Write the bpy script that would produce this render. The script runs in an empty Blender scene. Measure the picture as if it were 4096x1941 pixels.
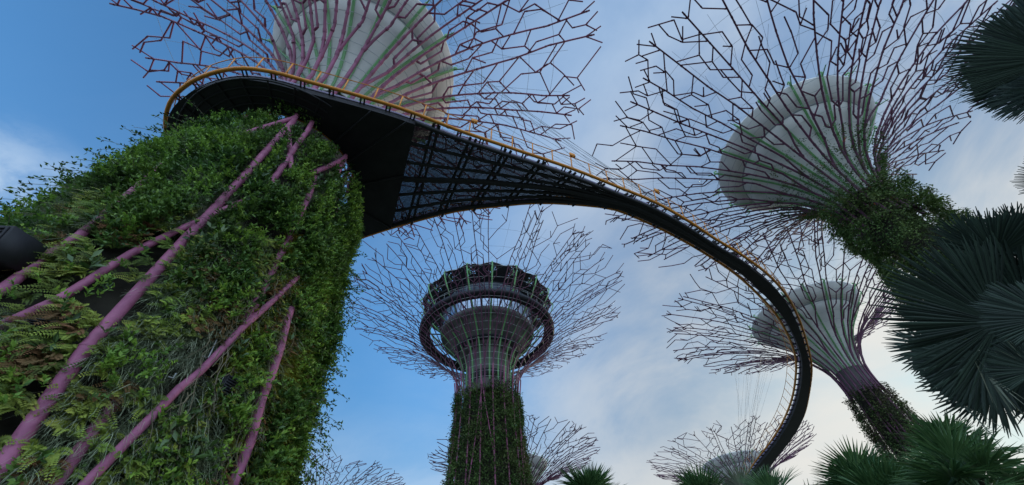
import bpy, math
import numpy as np
from mathutils import Matrix, Vector
R = math.radians
scene = bpy.context.scene
col = scene.collection

# ------------------------------------------------------------------ camera
PITCH, ROLL = R(49.785), R(-4.807)
cd = bpy.data.cameras.new('camera'); cam = bpy.data.objects.new('camera', cd); col.objects.link(cam)
cd.sensor_fit = 'HORIZONTAL'; cd.sensor_width = 36.0; cd.lens = 1539.56 / 4096 * 36
cd.clip_start = 0.05; cd.clip_end = 6000
fw = Vector((0, math.cos(PITCH), math.sin(PITCH))); up0 = Vector((0, -math.sin(PITCH), math.cos(PITCH))); rt0 = Vector((1, 0, 0))
rt = rt0 * math.cos(ROLL) + up0 * math.sin(ROLL); up = -rt0 * math.sin(ROLL) + up0 * math.cos(ROLL)
M4 = Matrix((rt, up, -fw)).transposed().to_4x4(); M4.translation = Vector((0, 0, 1.6))
cam.matrix_world = M4
scene.camera = cam
scene.render.resolution_x = 1024; scene.render.resolution_y = 485

# ------------------------------------------------------------------ sky, sun, exposure
SUN_AZ, SUN_EL = R(47), R(14)
w = bpy.data.worlds.new('World'); scene.world = w; w.use_nodes = True
nt = w.node_tree; N = nt.nodes; L = nt.links
for n in list(N): N.remove(n)
out = N.new('ShaderNodeOutputWorld'); bg = N.new('ShaderNodeBackground'); sky = N.new('ShaderNodeTexSky')
sky.sky_type = 'NISHITA'; sky.sun_disc = False; sky.sun_elevation = SUN_EL; sky.sun_rotation = SUN_AZ
sky.air_density = 1.0; sky.dust_density = 0.6; sky.ozone_density = 2.0
SKY_STRENGTH = 0.15
bg.inputs['Strength'].default_value = SKY_STRENGTH
def nd(tp, **kw):
    n = N.new(tp)
    for k, v in kw.items(): setattr(n, k, v)
    return n
def math_(op, a, b=None, c=None, clamp=False):
    n = nd('ShaderNodeMath', operation=op, use_clamp=clamp)
    for i, v in enumerate((a, b, c)):
        if v is None: continue
        if isinstance(v, (int, float)): n.inputs[i].default_value = v
        else: L.new(v, n.inputs[i])
    return n.outputs[0]
tc = nd('ShaderNodeTexCoord'); gen = tc.outputs['Generated']
nrm = nd('ShaderNodeVectorMath', operation='NORMALIZE'); L.new(gen, nrm.inputs[0]); dirv = nrm.outputs[0]
sep = nd('ShaderNodeSeparateXYZ'); L.new(dirv, sep.inputs[0])
# project the direction on a cloud layer so that clouds flatten towards the horizon
zz = math_('ADD', math_('MAXIMUM', sep.outputs['Z'], 0.0), 0.22)
cx = math_('DIVIDE', sep.outputs['X'], zz); cy = math_('DIVIDE', sep.outputs['Y'], zz)
cmb = nd('ShaderNodeCombineXYZ'); L.new(cx, cmb.inputs[0]); L.new(cy, cmb.inputs[1])
def noise(vec, scale, detail, rough, dist=0.0, off=(0, 0, 0)):
    mp = nd('ShaderNodeMapping'); mp.inputs['Location'].default_value = off; L.new(vec, mp.inputs[0])
    n = nd('ShaderNodeTexNoise'); n.inputs['Scale'].default_value = scale; n.inputs['Detail'].default_value = detail
    n.inputs['Roughness'].default_value = rough; n.inputs['Distortion'].default_value = dist
    L.new(mp.outputs[0], n.inputs['Vector']); return n.outputs['Fac']
def smooth(v, a, b):
    n = nd('ShaderNodeMapRange', interpolation_type='SMOOTHSTEP'); L.new(v, n.inputs[0])
    n.inputs[1].default_value = a; n.inputs[2].default_value = b; return n.outputs[0]
def lobe(az, el, a, b):
    d = (math.sin(R(az)) * math.cos(R(el)), math.cos(R(az)) * math.cos(R(el)), math.sin(R(el)))
    n = nd('ShaderNodeVectorMath', operation='DOT_PRODUCT'); L.new(dirv, n.inputs[0]); n.inputs[1].default_value = d
    return smooth(n.outputs['Value'], math.cos(R(a)), math.cos(R(b)))
n1 = noise(cmb.outputs[0], 1.1, 7, 0.58, 0.5, (3.1, 1.7, 0)); n2 = noise(cmb.outputs[0], 0.45, 4, 0.5, 0.2, (7.7, 2.2, 0))
n3 = noise(cmb.outputs[0], 2.4, 8, 0.62, 0.3, (1.4, 9.2, 0))
east = lobe(62, 22, 78, 12)                                   # the veil thickens towards the low sun
veil = math_('MULTIPLY', east, math_('ADD', math_('MULTIPLY', smooth(n1, 0.32, 0.68), 0.66), 0.22))
low = math_('MULTIPLY', smooth(sep.outputs['Z'], 0.50, 0.16), math_('MULTIPLY_ADD', smooth(n3, 0.34, 0.62), 0.46, 0.50))
cum = math_('MULTIPLY', lobe(-71, 26, 15, 6), math_('MULTIPLY', smooth(n3, 0.38, 0.60), 1.0))
wisp = math_('MULTIPLY', smooth(n1, 0.40, 0.74), math_('MULTIPLY_ADD', smooth(sep.outputs['X'], -0.6, 0.1), 0.22, 0.06))
back = math_('MULTIPLY', smooth(sep.outputs['Y'], 0.05, -0.5), 0.85)   # unseen cloud added behind the viewer to light the foreground
def screen(a, b):
    return math_('SUBTRACT', 1.0, math_('MULTIPLY', math_('SUBTRACT', 1.0, a), math_('SUBTRACT', 1.0, b)), None, True)
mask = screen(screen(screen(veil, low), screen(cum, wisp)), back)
CLOUD = 3.15
glow = lobe(47, 14, 34, 3)
sunward = lobe(47, 14, 62, 12)
back_fill = smooth(sep.outputs['Y'], 0.0, -0.6)  # extra brightness for the added cloud behind the viewer, as foreground fill
cb = math_('MULTIPLY', math_('ADD', math_('ADD', math_('MULTIPLY', glow, 0.10), math_('MULTIPLY', back_fill, 1.5)), 1.0), CLOUD)
cc = nd('ShaderNodeCombineXYZ'); L.new(math_('MULTIPLY', cb, math_('MULTIPLY_ADD', sunward, 0.36, 0.70)), cc.inputs[0]); L.new(math_('MULTIPLY', cb, math_('MULTIPLY_ADD', sunward, 0.12, 0.92)), cc.inputs[1]); L.new(math_('MULTIPLY', cb, math_('MULTIPLY_ADD', sunward, -0.22, 1.20)), cc.inputs[2])
tint = nd('ShaderNodeVectorMath', operation='MULTIPLY'); L.new(sky.outputs[0], tint.inputs[0]); tint.inputs[1].default_value = (0.62, 1.08, 1.34)
dim = math_('MULTIPLY', math_('MULTIPLY_ADD', smooth(sep.outputs['Z'], 0.12, 0.66), 0.50, 0.50), math_('MULTIPLY_ADD', sunward, -0.62, 1.0))   # dimming put into the sky colour towards the horizon and the sun
hz = nd('ShaderNodeVectorMath', operation='SCALE'); L.new(tint.outputs[0], hz.inputs[0]); L.new(dim, hz.inputs['Scale'])
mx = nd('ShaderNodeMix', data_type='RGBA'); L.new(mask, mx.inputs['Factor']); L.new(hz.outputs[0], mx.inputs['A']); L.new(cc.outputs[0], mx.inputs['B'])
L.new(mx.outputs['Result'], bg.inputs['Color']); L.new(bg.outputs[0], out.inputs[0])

sd = bpy.data.lights.new('sun', 'SUN'); sun = bpy.data.objects.new('sun', sd); col.objects.link(sun)
sd.energy = 0.7; sd.angle = R(10); sd.color = (1.0, 0.9, 0.76)
sv = Vector((math.sin(SUN_AZ) * math.cos(SUN_EL), math.cos(SUN_AZ) * math.cos(SUN_EL), math.sin(SUN_EL)))
sun.rotation_euler = sv.to_track_quat('Z', 'Y').to_euler(); sun.location = (60, 60, 60)

scene.view_settings.view_transform = 'Standard'; scene.view_settings.look = 'None'
scene.view_settings.gamma = 1.0; scene.view_settings.exposure = 0.6
scene.render.engine = 'CYCLES'
scene.cycles.max_bounces = 6; scene.cycles.transparent_max_bounces = 24

# ------------------------------------------------------------------ materials
def mat(name, base, rough=0.6, var=0.15, scale=6.0, metal=0.0, tone=0.0, col2=None, bump=0.0, spec=0.4, trans=0.0, coord='Object'):
    m = bpy.data.materials.new(name); m.use_nodes = True
    t = m.node_tree; ns = t.nodes; lk = t.links
    b = ns['Principled BSDF']; b.inputs['Roughness'].default_value = rough; b.inputs['Metallic'].default_value = metal
    b.inputs['Specular IOR Level'].default_value = spec
    co = ns.new('ShaderNodeTexCoord')
    nz = ns.new('ShaderNodeTexNoise'); nz.inputs['Scale'].default_value = scale; nz.inputs['Detail'].default_value = 5
    lk.new(co.outputs[coord], nz.inputs['Vector'])
    mxn = ns.new('ShaderNodeMix'); mxn.data_type = 'RGBA'
    c2 = col2 if col2 else tuple(c * (1 - var) for c in base)
    c1 = base if col2 else tuple(c * (1 + var) for c in base)
    mxn.inputs['A'].default_value = (*c1, 1); mxn.inputs['B'].default_value = (*c2, 1)
    rp = ns.new('ShaderNodeMapRange'); rp.inputs[1].default_value = 0.32; rp.inputs[2].default_value = 0.68
    lk.new(nz.outputs['Fac'], rp.inputs[0]); lk.new(rp.outputs[0], mxn.inputs['Factor'])
    outc = mxn.outputs['Result']
    if tone:
        at = ns.new('ShaderNodeAttribute'); at.attribute_name = 'tone'
        mr = ns.new('ShaderNodeMapRange'); mr.inputs[3].default_value = 1 - tone; mr.inputs[4].default_value = 1 + tone
        lk.new(at.outputs['Fac'], mr.inputs[0])
        hs = ns.new('ShaderNodeHueSaturation'); lk.new(outc, hs.inputs['Color']); lk.new(mr.outputs[0], hs.inputs['Value'])
        mh = ns.new('ShaderNodeMapRange'); mh.inputs[3].default_value = 0.515; mh.inputs[4].default_value = 0.475
        lk.new(at.outputs['Fac'], mh.inputs[0]); lk.new(mh.outputs[0], hs.inputs['Hue'])
        outc = hs.outputs['Color']
    lk.new(outc, b.inputs['Base Color'])
    if bump:
        bp = ns.new('ShaderNodeBump'); bp.inputs['Strength'].default_value = bump; bp.inputs['Distance'].default_value = 0.02
        lk.new(nz.outputs['Fac'], bp.inputs['Height']); lk.new(bp.outputs[0], b.inputs['Normal'])
    if trans:
        tr = ns.new('ShaderNodeBsdfTranslucent'); lk.new(outc, tr.inputs['Color'])
        ms = ns.new('ShaderNodeMixShader'); ms.inputs[0].default_value = trans
        lk.new(b.outputs[0], ms.inputs[1]); lk.new(tr.outputs[0], ms.inputs[2]); lk.new(ms.outputs[0], ns['Material Output'].inputs[0])
    return m

MAT = {
 'purple': mat('purple_steel', (0.39, 0.125, 0.22), 0.65, 0.22, 3.0, col2=(0.26, 0.075, 0.145)),
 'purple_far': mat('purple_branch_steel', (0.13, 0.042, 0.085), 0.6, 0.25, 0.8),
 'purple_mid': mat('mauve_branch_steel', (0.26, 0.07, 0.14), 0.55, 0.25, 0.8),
 'green': mat('green_steel', (0.15, 0.36, 0.13), 0.5, 0.15, 1.0),
 'funnel': mat('cream_funnel_panel', (0.78, 0.755, 0.70), 0.8, 0.06, 0.55, col2=(0.62, 0.61, 0.585)),
 'groove': mat('grey_groove', (0.22, 0.24, 0.24), 0.8, 0.1, 1.0),
 'concrete': mat('board_concrete', (0.17, 0.158, 0.15), 0.9, 0.2, 0.4, col2=(0.07, 0.066, 0.064), bump=0.3),
 'galv': mat('galvanised_steel', (0.45, 0.47, 0.47), 0.45, 0.1, 2.0, metal=0.4),
 'cable': mat('steel_cable', (0.30, 0.32, 0.34), 0.5, 0.1, 2.0, metal=0.3),
 'dark': mat('black_painted_steel', (0.018, 0.018, 0.022), 0.6, 0.2, 2.0),
 'deckplate': mat('charcoal_deck_plate', (0.018, 0.017, 0.022), 0.6, 0.25, 1.4, col2=(0.008, 0.008, 0.011)),
 'fascia': mat('lavender_grey_fascia', (0.22, 0.19, 0.30), 0.5, 0.1, 1.0),
 'orange': mat('orange_paint', (0.72, 0.27, 0.02), 0.5, 0.12, 2.0, col2=(0.60, 0.21, 0.02)),
 'core': mat('dark_planting_felt', (0.030, 0.026, 0.018), 0.95, 0.4, 2.5, bump=0.5),
 'shrub': mat('shrub_leaves', (0.048, 0.125, 0.026), 0.5, 0.25, 0.55, tone=0.75, col2=(0.095, 0.18, 0.030), trans=0.25, spec=0.3),
 'broad': mat('broad_leaves', (0.050, 0.120, 0.030), 0.4, 0.25, 0.7, tone=0.6, col2=(0.075, 0.13, 0.04), trans=0.2, spec=0.45),
 'bright': mat('bright_shrub_leaves', (0.18, 0.32, 0.04), 0.5, 0.2, 0.8, tone=0.45, col2=(0.14, 0.28, 0.045), trans=0.3, spec=0.3),
 'grass': mat('silver_grass_blades', (0.27, 0.34, 0.20), 0.6, 0.2, 0.8, tone=0.45, col2=(0.34, 0.38, 0.27), trans=0.2, spec=0.2),
 'fern': mat('fern_fronds', (0.14, 0.25, 0.035), 0.55, 0.2, 0.8, tone=0.65, col2=(0.21, 0.23, 0.04), trans=0.3, spec=0.3),
 'brown': mat('dry_brown_leaves', (0.14, 0.10, 0.035), 0.7, 0.3, 0.9, tone=0.5, col2=(0.18, 0.09, 0.035), trans=0.2, spec=0.2),
 'brom': mat('bromeliad_leaves', (0.32, 0.30, 0.04), 0.45, 0.2, 0.9, tone=0.45, col2=(0.20, 0.26, 0.04), trans=0.25),
 'root': mat('hanging_roots', (0.15, 0.13, 0.08), 0.8, 0.25, 2.0),
 'far_leaf': mat('trunk_creeper_leaves', (0.050, 0.120, 0.028), 0.6, 0.3, 0.25, tone=0.6, col2=(0.085, 0.12, 0.035), trans=0.2, spec=0.2),
 'far_dry': mat('mossy_creeper_leaves', (0.10, 0.080, 0.040), 0.7, 0.3, 0.35, tone=0.5, col2=(0.05, 0.075, 0.03), trans=0.2, spec=0.2),
 'flower': mat('orange_blossom', (0.55, 0.12, 0.03), 0.5, 0.2, 3.0, tone=0.3),
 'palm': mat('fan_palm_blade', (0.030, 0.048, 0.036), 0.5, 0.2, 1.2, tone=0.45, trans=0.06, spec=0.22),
 'palm_green': mat('green_palm_blade', (0.055, 0.125, 0.040), 0.45, 0.2, 1.0, tone=0.35, trans=0.2, spec=0.4),
 'palm_grey': mat('grey_palm_blade', (0.17, 0.19, 0.13), 0.5, 0.2, 1.0, tone=0.3, trans=0.2, spec=0.3),
 'bark': mat('palm_bark', (0.13, 0.10, 0.075), 0.9, 0.3, 5.0, bump=0.6),
 'lawn': mat('pale_paving_and_lawn', (0.17, 0.16, 0.135), 0.9, 0.3, 0.03, col2=(0.07, 0.09, 0.04)),
}
# perforated walkway mesh: small round holes in a dark plate, real see-through holes
def mesh_mat():
    m = bpy.data.materials.new('perforated_floor_plate'); m.use_nodes = True
    t = m.node_tree; ns = t.nodes; lk = t.links; b = ns['Principled BSDF']
    b.inputs['Base Color'].default_value = (0.025, 0.028, 0.045, 1); b.inputs['Roughness'].default_value = 0.6
    co = ns.new('ShaderNodeTexCoord'); vo = ns.new('ShaderNodeTexVoronoi'); vo.voronoi_dimensions = '2D'; vo.inputs['Scale'].default_value = 14.0
    vo.inputs['Randomness'].default_value = 0.2
    lk.new(co.outputs['Object'], vo.inputs['Vector'])
    lt = ns.new('ShaderNodeMath'); lt.operation = 'LESS_THAN'; lt.inputs[1].default_value = 0.160; lk.new(vo.outputs['Distance'], lt.inputs[0])
    tr = ns.new('ShaderNodeBsdfTransparent'); ms = ns.new('ShaderNodeMixShader')
    lk.new(lt.outputs[0], ms.inputs[0]); lk.new(b.outputs[0], ms.inputs[1]); lk.new(tr.outputs[0], ms.inputs[2])
    lk.new(ms.outputs[0], ns['Material Output'].inputs[0]); return m
MAT['mesh'] = mesh_mat()
def lace_mat():
    m = bpy.data.materials.new('perforated_roof_soffit'); m.use_nodes = True
    t = m.node_tree; ns = t.nodes; lk = t.links; b = ns['Principled BSDF']
    b.inputs['Base Color'].default_value = (0.03, 0.04, 0.03, 1); b.inputs['Roughness'].default_value = 0.7
    co = ns.new('ShaderNodeTexCoord'); vo = ns.new('ShaderNodeTexVoronoi'); vo.inputs['Scale'].default_value = 2.6
    lk.new(co.outputs['Object'], vo.inputs['Vector'])
    lt = ns.new('ShaderNodeMath'); lt.operation = 'LESS_THAN'; lt.inputs[1].default_value = 0.25; lk.new(vo.outputs['Distance'], lt.inputs[0])
    tr = ns.new('ShaderNodeBsdfTransparent'); ms = ns.new('ShaderNodeMixShader')
    lk.new(lt.outputs[0], ms.inputs[0]); lk.new(b.outputs[0], ms.inputs[1]); lk.new(tr.outputs[0], ms.inputs[2])
    lk.new(ms.outputs[0], ns['Material Output'].inputs[0]); return m
MAT['lace'] = lace_mat()
def glass_mat():
    m = bpy.data.materials.new('tinted_window_glass'); m.use_nodes = True
    b = m.node_tree.nodes['Principled BSDF']; b.inputs['Base Color'].default_value = (0.10, 0.13, 0.17, 1)
    b.inputs['Roughness'].default_value = 0.06; b.inputs['Specular IOR Level'].default_value = 1.0; b.inputs['Metallic'].default_value = 0.55
    b.inputs['Base Color'].default_value = (0.30, 0.36, 0.46, 1)
    return m
MAT['glass'] = glass_mat()

# ------------------------------------------------------------------ mesh helpers
class MB:
    def __init__(s): s.v = []; s.f = {}; s.n = 0; s.tone = []
    def add(s, verts, faces, tone=None):
        verts = np.asarray(verts, float); faces = np.asarray(faces, int)
        s.v.append(verts); s.f.setdefault(faces.shape[1], []).append(faces + s.n); s.n += len(verts)
        s.tone.append(np.full(len(verts), 0.5) if tone is None else np.broadcast_to(np.asarray(tone, float), (len(verts),)))
        return s
    def tube(s, pts, rad, n=6, cap=True):
        P = np.asarray(pts, float); m = len(P); rad = np.broadcast_to(np.asarray(rad, float), (m,))
        T = np.gradient(P, axis=0); T /= np.linalg.norm(T, axis=1)[:, None] + 1e-12
        a = np.array([0, 0, 1.0]) if abs(T[0, 2]) < 0.9 else np.array([1.0, 0, 0])
        u = np.cross(T[0], a); u /= np.linalg.norm(u); V = []
        ang = np.arange(n) * 2 * np.pi / n
        for i in range(m):
            u = u - T[i] * (u @ T[i]); u /= np.linalg.norm(u) + 1e-12; v = np.cross(T[i], u)
            V.append(P[i] + rad[i] * (np.cos(ang)[:, None] * u + np.sin(ang)[:, None] * v))
        V = np.concatenate(V); F = []
        for i in range(m - 1):
            for j in range(n): F.append((i*n+j, i*n+(j+1) % n, (i+1)*n+(j+1) % n, (i+1)*n+j))
        s.add(V, F)
        if cap and n == 6:
            s.add(V[:n], [list(range(n))[::-1]]); s.add(V[-n:], [list(range(n))])
        return s
    def box(s, c, size, rot=None):
        x, y, z = [q / 2 for q in size]
        V = np.array([(a*x, b*y, d*z) for a in (-1, 1) for b in (-1, 1) for d in (-1, 1)])
        if rot is not None: V = V @ np.asarray(rot).T
        F = [(0, 1, 3, 2), (4, 6, 7, 5), (0, 4, 5, 1), (2, 3, 7, 6), (0, 2, 6, 4), (1, 5, 7, 3)]
        return s.add(V + np.asarray(c), F)
    def lathe(s, prof, n=64, a0=0, a1=2*np.pi, c=(0, 0, 0)):
        full = abs(a1 - a0 - 2*np.pi) < 1e-6; k = n if full else n + 1
        th = a0 + (a1 - a0) * np.arange(k) / n
        V = np.concatenate([np.c_[r*np.cos(th), r*np.sin(th), np.full(k, z)] for r, z in prof]) + np.asarray(c)
        F = []
        for i in range(len(prof) - 1):
            for j in range(n):
                j2 = (j + 1) % k; F.append((i*k+j, i*k+j2, (i+1)*k+j2, (i+1)*k+j))
        return s.add(V, F)
    def build(s, name, m, parent=None, smooth=False):
        me = bpy.data.meshes.new(name); V = np.concatenate(s.v); me.vertices.add(len(V)); me.vertices.foreach_set('co', V.ravel())
        loops = []; starts = []; k = 0
        for sz, fl in s.f.items():
            F = np.concatenate(fl); loops.append(F.ravel()); starts.append(k + np.arange(len(F)) * sz); k += F.size
        loops = np.concatenate(loops); starts = np.concatenate(starts)
        me.loops.add(len(loops)); me.loops.foreach_set('vertex_index', loops.astype(np.int32))
        me.polygons.add(len(starts)); me.polygons.foreach_set('loop_start', starts.astype(np.int32))
        at = me.attributes.new('tone', 'FLOAT', 'POINT'); at.data.foreach_set('value', np.concatenate(s.tone).astype(np.float32))
        me.update(calc_edges=True); me.validate()
        if smooth: me.polygons.foreach_set('use_smooth', np.ones(len(me.polygons), bool))
        me.materials.append(m if not isinstance(m, str) else MAT[m])
        o = bpy.data.objects.new(name, me); col.objects.link(o)
        if parent: o.parent = parent
        return o
def tag(o, label=None, cat=None, group=None, kind=None):
    for k, v in (('label', label), ('category', cat), ('group', group), ('kind', kind)):
        if v: o[k] = v
    return o
def thing(name, loc, label, cat, group=None):
    o = bpy.data.objects.new(name, None); col.objects.link(o); o.location = loc; o.empty_display_size = 0.5
    return tag(o, label, cat, group)
def vnoise(x, y, seed, px=None):
    rg = np.random.default_rng(seed); G = rg.random((64, 64))
    x0 = np.floor(x).astype(int); y0 = np.floor(y).astype(int); fx = x - x0; fy = y - y0
    fx = fx*fx*(3-2*fx); fy = fy*fy*(3-2*fy); m = px or 64
    g = lambda i, j: G[(i % m) % 64, j % 64]
    return (g(x0, y0)*(1-fx) + g(x0+1, y0)*fx)*(1-fy) + (g(x0, y0+1)*(1-fx) + g(x0+1, y0+1)*fx)*fy
def leaves(mb, pos, dirs, nrm, ln, wd, tone, fold=0.25):
    """many leaf blades: each a folded diamond of two triangles"""
    n = len(pos); d = dirs / (np.linalg.norm(dirs, axis=1)[:, None] + 1e-9)
    sd_ = np.cross(d, nrm); sd_ /= np.linalg.norm(sd_, axis=1)[:, None] + 1e-9
    up_ = np.cross(sd_, d); ln = ln[:, None]; wd = wd[:, None]
    V = np.stack([pos, pos + d*ln*0.45 + sd_*wd*0.5 + up_*wd*fold, pos + d*ln, pos + d*ln*0.45 - sd_*wd*0.5 + up_*wd*fold], 1).reshape(-1, 3)
    i = np.arange(n)[:, None] * 4
    F = np.concatenate([i + np.array([[0, 1, 2]]), i + np.array([[0, 2, 3]])])
    mb.add(V, F, np.repeat(tone, 4))
def blades(mb, base, d0, bend, ln, wd, tone, seg=3):
    """curved strips for grass, fern ribs, roots"""
    n = len(base); d0 = d0 / (np.linalg.norm(d0, axis=1)[:, None] + 1e-9)
    side = np.cross(d0, bend); side /= np.linalg.norm(side, axis=1)[:, None] + 1e-9
    P = []
    for k in range(seg + 1):
        t = k / seg; c = base + d0 * (ln * t)[:, None] + bend * (ln * t * t)[:, None]
        ww = (wd * (1 - 0.85 * t))[:, None] * 0.5
        P += [c - side * ww, c + side * ww]
    V = np.stack(P, 1).reshape(-1, 3); m = 2 * (seg + 1); i = np.arange(n)[:, None] * m
    F = np.concatenate([i + np.array([[2*k, 2*k+1, 2*k+3, 2*k+2]]) for k in range(seg)])
    mb.add(V, F, np.repeat(tone, m))

# ------------------------------------------------------------------ ground
g = MB().lathe([(0.01, 0), (60, 0), (400, 0), (3000, 0)], 48); tag(g.build('ground', 'lawn'), kind='structure')

# ------------------------------------------------------------------ supertrees
SLIM = [(.0, .085), (.2, .072), (.45, .060), (.6, .053), (.65, .050), (.70, .056), (.75, .075), (.79, .101), (.83, .142), (.87, .20), (.91, .27), (.95, .36), (.98, .445), (1.0, .52)]
WIDE = [(.0, .125), (.38, .108), (.45, .101), (.6, .096), (.66, .098), (.68, .101), (.714, .11), (.745, .126), (.785, .158), (.82, .195), (.865, .245), (.91, .31), (.95, .39), (.98, .455), (1.0, .52)]
STOUT = [(.0, .15), (.40, .108), (.46, .092), (.52, .082), (.6, .075), (.66, .076), (.71, .085), (.76, .108), (.80, .138), (.84, .18), (.88, .235), (.92, .305), (.955, .385), (.98, .45), (1.0, .52)]
class Prof:
    def __init__(s, pts, H, zmin):
        P = np.array([(z, r) for z, r in pts]); zz = np.linspace(P[0, 0], 1, 400)
        # smooth monotone table, then arc length from zmin
        rr = np.interp(zz, P[:, 0], P[:, 1]); k = np.ones(9) / 9; rp = np.convolve(np.pad(rr, 4, 'edge'), k, 'valid')
        ext = (rp[-5] - rp[-25]) / (zz[-5] - zz[-25]); rp[-5:] = rr[-5:]
        zz = zz * H + 1.6; rr = rp * H
        # beyond the rim carry on outwards, slightly flatter
        ex = np.arange(1, 15) * 0.006 * H; zz = np.r_[zz, zz[-1] + ex * 0.30]; rr = np.r_[rr, rr[-1] + ex * 0.95]
        s.z, s.r = zz, rr; l = np.r_[0, np.cumsum(np.hypot(np.diff(zz), np.diff(rr)))]
        l0 = np.interp(zmin * H + 1.6, zz, l); l1 = np.interp(1.0 * H + 1.6, zz, l); s.s = (l - l0) / (l1 - l0); s.len = l1 - l0
    def at(s, t): return np.interp(t, s.s, s.r), np.interp(t, s.s, s.z)
    def radius(s, z): return np.interp(z, s.z, s.r)
    def pt(s, th, t, off=0.0):
        r, z = s.at(t); return np.array([(r + off) * math.cos(th), (r + off) * math.sin(th), z])

def grow(seed, pf, nroot, H):
    """straight main ribs that fork once, with bent side arms closing long hexagons between them;
    returns segments grouped by the main rib they belong to"""
    rg = np.random.default_rng(seed); TP = 2*np.pi; n = 2*nroot; segs = [[] for _ in range(nroot)]
    base = TP*np.arange(n)/n + rg.normal(0, .13, n)*TP/n; knots = np.array([0, .2, .35, .5, .62, .74, .86, 1.1])
    wob = np.cumsum(rg.normal(0, .10, (n, 8)), 1)*TP/n; wob -= wob[:, :1]; wob *= np.linspace(0, 1, 8)
    sf = np.where(np.arange(n) % 2, rg.uniform(.14, .36, n), 0.0); end = rg.uniform(.95, 1.04, n)
    rad = lambda q: pf.at(q)[0]/H
    done = []
    def th(i, q):
        k = i % n; t = base[k] + np.interp(q, knots, wob[k])
        if k % 2:                                                     # forked off the rib before it
            t0 = base[k-1] + np.interp(q, knots, wob[k-1]); f = np.clip((q - sf[k])/.11, 0, 1); t = t0 + (t-t0)*f
        return t + TP*(i // n)
    for i in range(n):
        ks = sorted(set([sf[i]] + ([min(sf[i]+.11, 1)] if i % 2 else []) + [k for k in list(knots[:-1]) + [.1, .28, .43] if k > sf[i]+(.12 if i % 2 else .02) and k < end[i]-.05] + [end[i]]))
        for a, b in zip(ks[:-1], ks[1:]): segs[i//2].append((th(i, a), a, th(i, b), b, 1.0 if i % 2 == 0 else .9, 0))
        q = end[i]; u = rg.random()
        for sg in ((-1, 1) if u < .45 else (-1,) if u < .6 else (1,) if u < .75 else ()):
            segs[i//2].append((th(i, q-.03), q-.03, th(i, q) + sg*rg.uniform(.014, .028)/rad(q), q + rg.uniform(.0, .035), .6, 0))
    for g in [k for k in range(n)] + [k for k in range(n) if rg.random() < .85]:
        second = len(done) >= n; done.append(g)
        q = rg.uniform(.52, .66) if second else rg.uniform(.10, .26) if g % 2 else rg.uniform(.16, .34)
        q = max(q, sf[(g+1) % n] + .14 if (g+1) % 2 else (sf[g] + .14)); side = rg.integers(0, 2)
        while q < 1.0:
            A, B = (g, g+1) if side == 0 else (g+1, g); r_ = g//2 if side == 0 else ((g+1) % n)//2
            if q > end[A % n] - .01: break
            gap = abs(th(g+1, q) - th(g, q))*rad(q)
            if gap < .020: q += .06; continue
            fr = rg.uniform(.36, .58); lat = gap*fr; scale = H/pf.len
            s1 = q + lat*rg.uniform(.65, 1.45)*scale; run = rg.uniform(.035, .085); s2 = s1 + run
            t0 = th(A, q); t1 = th(A, s1) + (th(B, s1)-th(A, s1))*fr; f2 = np.clip(fr + rg.normal(0, .07), .2, .75); t2 = th(A, s2) + (th(B, s2)-th(A, s2))*f2
            if s2 > 1.05: 
                if s1 < 1.04: segs[r_].append((t0, q, t1, s1, .68, 0))
                break
            segs[r_].append((t0, q, t1, s1, .60, 0)); segs[r_].append((t1, s1, t2, s2, .58, 0)); u = rg.random(); s3 = s2
            def arm(to, w_):
                d = abs(th(to, s2) - t2)*rad(s2); e = min(s2 + d*rg.uniform(.65, 1.35)*scale, 1.05); hit = e < end[to % n]
                tt = th(to, e) if hit else t2 + (th(to, e)-t2)*.7
                segs[r_].append((t2, s2, tt, e, w_, 0)); return e
            if u < .46: s3 = arm(B, .66)
            elif u < .60: s3 = arm(A, .66)
            elif u < .84: s3 = max(arm(A, .62), arm(B, .62))
            else:
                t3 = t2 + rg.normal(0, .010)/rad(s2); segs[r_].append((t2, s2, t3, s2 + rg.uniform(.03, .06), .6, 0))
            if s2 > .60 and rg.random() < .35:
                segs[r_].append((t1, s1, t1 + (1 if side else -1)*rg.uniform(.012, .022)/rad(s1), s1 + rg.uniform(.02, .045), .58, 0))
            q = s3 + rg.uniform(-.035, .03); side = 1-side if rg.random() < .65 else side
    return segs

def canopy(root, pf, H, seed, nroot, r0, r1, m, sides=5):
    for gsegs in grow(seed, pf, nroot, H):
        mb = MB()
        for (ta, sa, tb, sb, wt, _) in gsegs:
            dt = (tb - ta + np.pi) % (2*np.pi) - np.pi; tb = ta + dt
            ra = (r0 + (r1 - r0) * min(1, sa * 1.7)) * (.45 + .50*wt); rb = (r0 + (r1 - r0) * min(1, sb * 1.7)) * (.45 + .50*wt)
            nn = 3 if sb - sa > .09 else 2                            # long bars follow the flare
            P = [pf.pt(ta + dt*f, sa + (sb-sa)*f) for f in np.linspace(0, 1, nn)]; d = P[-1] - P[0]; ln = np.linalg.norm(d); d /= ln
            P[0] = P[0] - d*ra*.5; P[-1] = P[-1] + d*rb*.5
            mb.tube(P, np.linspace(ra, rb, nn), sides, cap=False)
            if sa > .25:                                             # sleeve couplings at the joints
                mb.tube([P[0] + d*ra*2, P[0] + d*ra*4.5], [ra*1.22]*2, sides, cap=False)
                if wt > .8: mb.tube([P[-1] - d*ra*5, P[-1] - d*ra*3.4], [ra*1.22]*2, sides, cap=False)
        mb.build('branch', m, root)
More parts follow.
